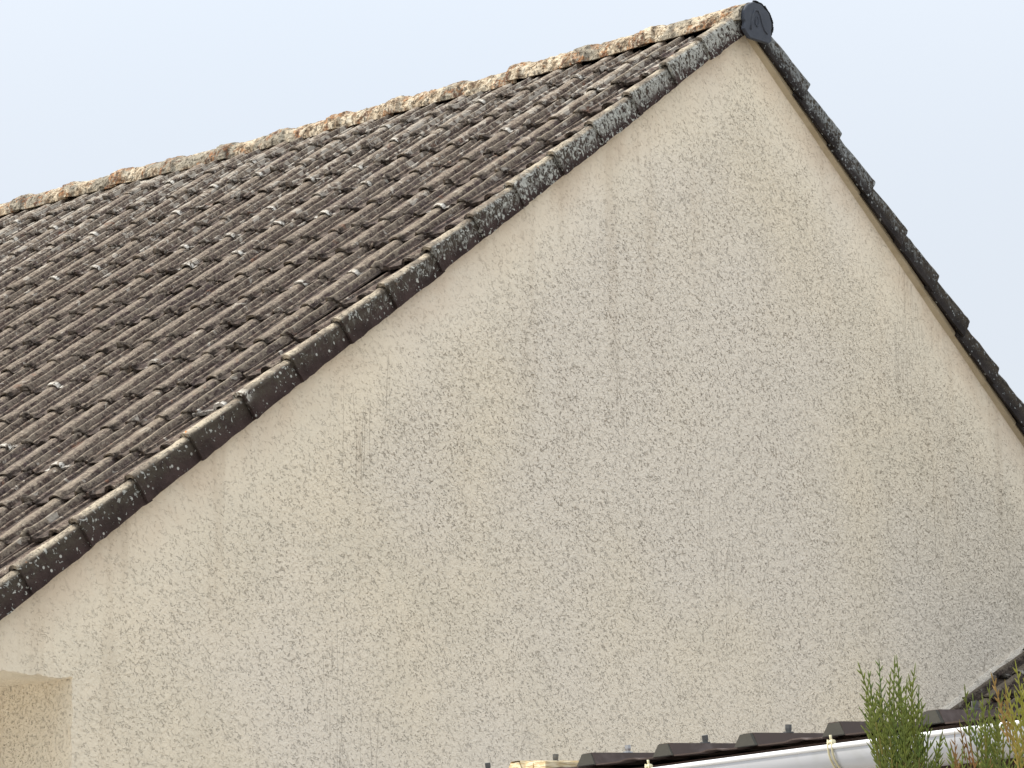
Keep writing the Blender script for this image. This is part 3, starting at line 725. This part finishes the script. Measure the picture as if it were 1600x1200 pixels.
for (tx, ty) in ((1356, 1036), (1364, 1033), (1390, 1026), (1405, 1027), (1422, 1038), (1434, 1054), (1353, 1052), (1380, 1052), (1355, 1080), (1358, 1092), (1399, 1058), (1436, 1074), (1446, 1098), (1452, 1118), (1470, 1152), (1466, 1162), (1462, 1140), (1410, 1078), (1420, 1090), (1384, 1088), (1396, 1100), (1430, 1100), (1408, 1118), (1376, 1128), (1390, 1140), (1436, 1130), (1372, 1172), (1440, 1150), (1418, 1140), (1404, 1150), (1455, 1170), (1385, 1170), (1425, 1168), (1448, 1150), (1395, 1122), (1412, 1060), (1368, 1070)):
    tipsA.append((tx+R_(-2, 2), ty+R_(-2, 2), R_(.13, .19), R_(0, .06), R_(0, .30), R_(.26, .36)))
tipsA += [(R_(1372, 1455), R_(1105, 1185), R_(.10, .16), R_(0, .05), R_(0, .45), R_(.28, .38)) for _ in range(6)] + [(R_(1374, 1450), R_(1140, 1190), R_(.07, .11), R_(0, .05), R_(0, .35), R_(.34, .44)) for _ in range(12)] + [(1412, 1165, .09, .7, .1, .25), (1438, 1176, .09, .6, .1, .25), (1422, 1190, .09, .8, .1, .25)]
conifer('conifer', 'leafy green conifer shoot standing tallest in front of the white gutter', 1418, 6.0, tipsA, at(0, 1030, 6).z, .1)
tipsB = []
for (tx, ty) in ((1545, 1068), (1538, 1085), (1552, 1080), (1530, 1092), (1560, 1096), (1506, 1072), (1518, 1086), (1570, 1102), (1540, 1110), (1555, 1120), (1528, 1116), (1568, 1128), (1545, 1135), (1560, 1150), (1535, 1140), (1580, 1150), (1595, 1140), (1575, 1165), (1590, 1170), (1600, 1160), (1550, 1165)):
    tipsB.append((tx+R_(-2, 2), ty+R_(-2, 2), R_(.10, .16), R_(0, .06), R_(0.05, .4), R_(.24, .34)))
for (tx, ty) in ((1484, 1146), (1490, 1160), (1500, 1128), (1512, 1150), (1520, 1165), (1500, 1180), (1530, 1180), (1545, 1185)):
    tipsB.append((tx, ty, R_(.06, .10), R_(.6, 1), .2, R_(.22, .3)))
for (tx, ty) in ((1482, 1150), (1488, 1172), (1510, 1178), (1496, 1170), (1530, 1190), (1565, 1185)):
    tipsB.append((tx, ty, R_(.07, .10), .05, .2, R_(.24, .3)))
conifer('conifer', 'green conifer shoot with rust-brown dead sprays low on its left side', 1548, 5.9, tipsB, at(0, 1075, 5.9).z, .2)
tipsC = []
for (tx, ty, h) in ((1592, 1034, 0), (1600, 1050, 0), (1556, 1052, .75), (1566, 1066, .6), (1580, 1070, .1), (1590, 1080, 0), (1605, 1070, .1), (1575, 1085, .5), (1598, 1098, 0), (1612, 1060, .1), (1585, 1105, .3), (1610, 1110, .5), (1620, 1080, .1), (1600, 1130, .8), (1615, 1150, .7)):
    tipsC.append((tx, ty, R_(.09, .14), h, R_(.6, 1.0), R_(.24, .34)))
conifer('conifer', 'yellow-tipped conifer at the right-hand edge in front of the brown tiled roof', 1625, 5.75, tipsC, at(0, 1040, 5.75).z, .6)
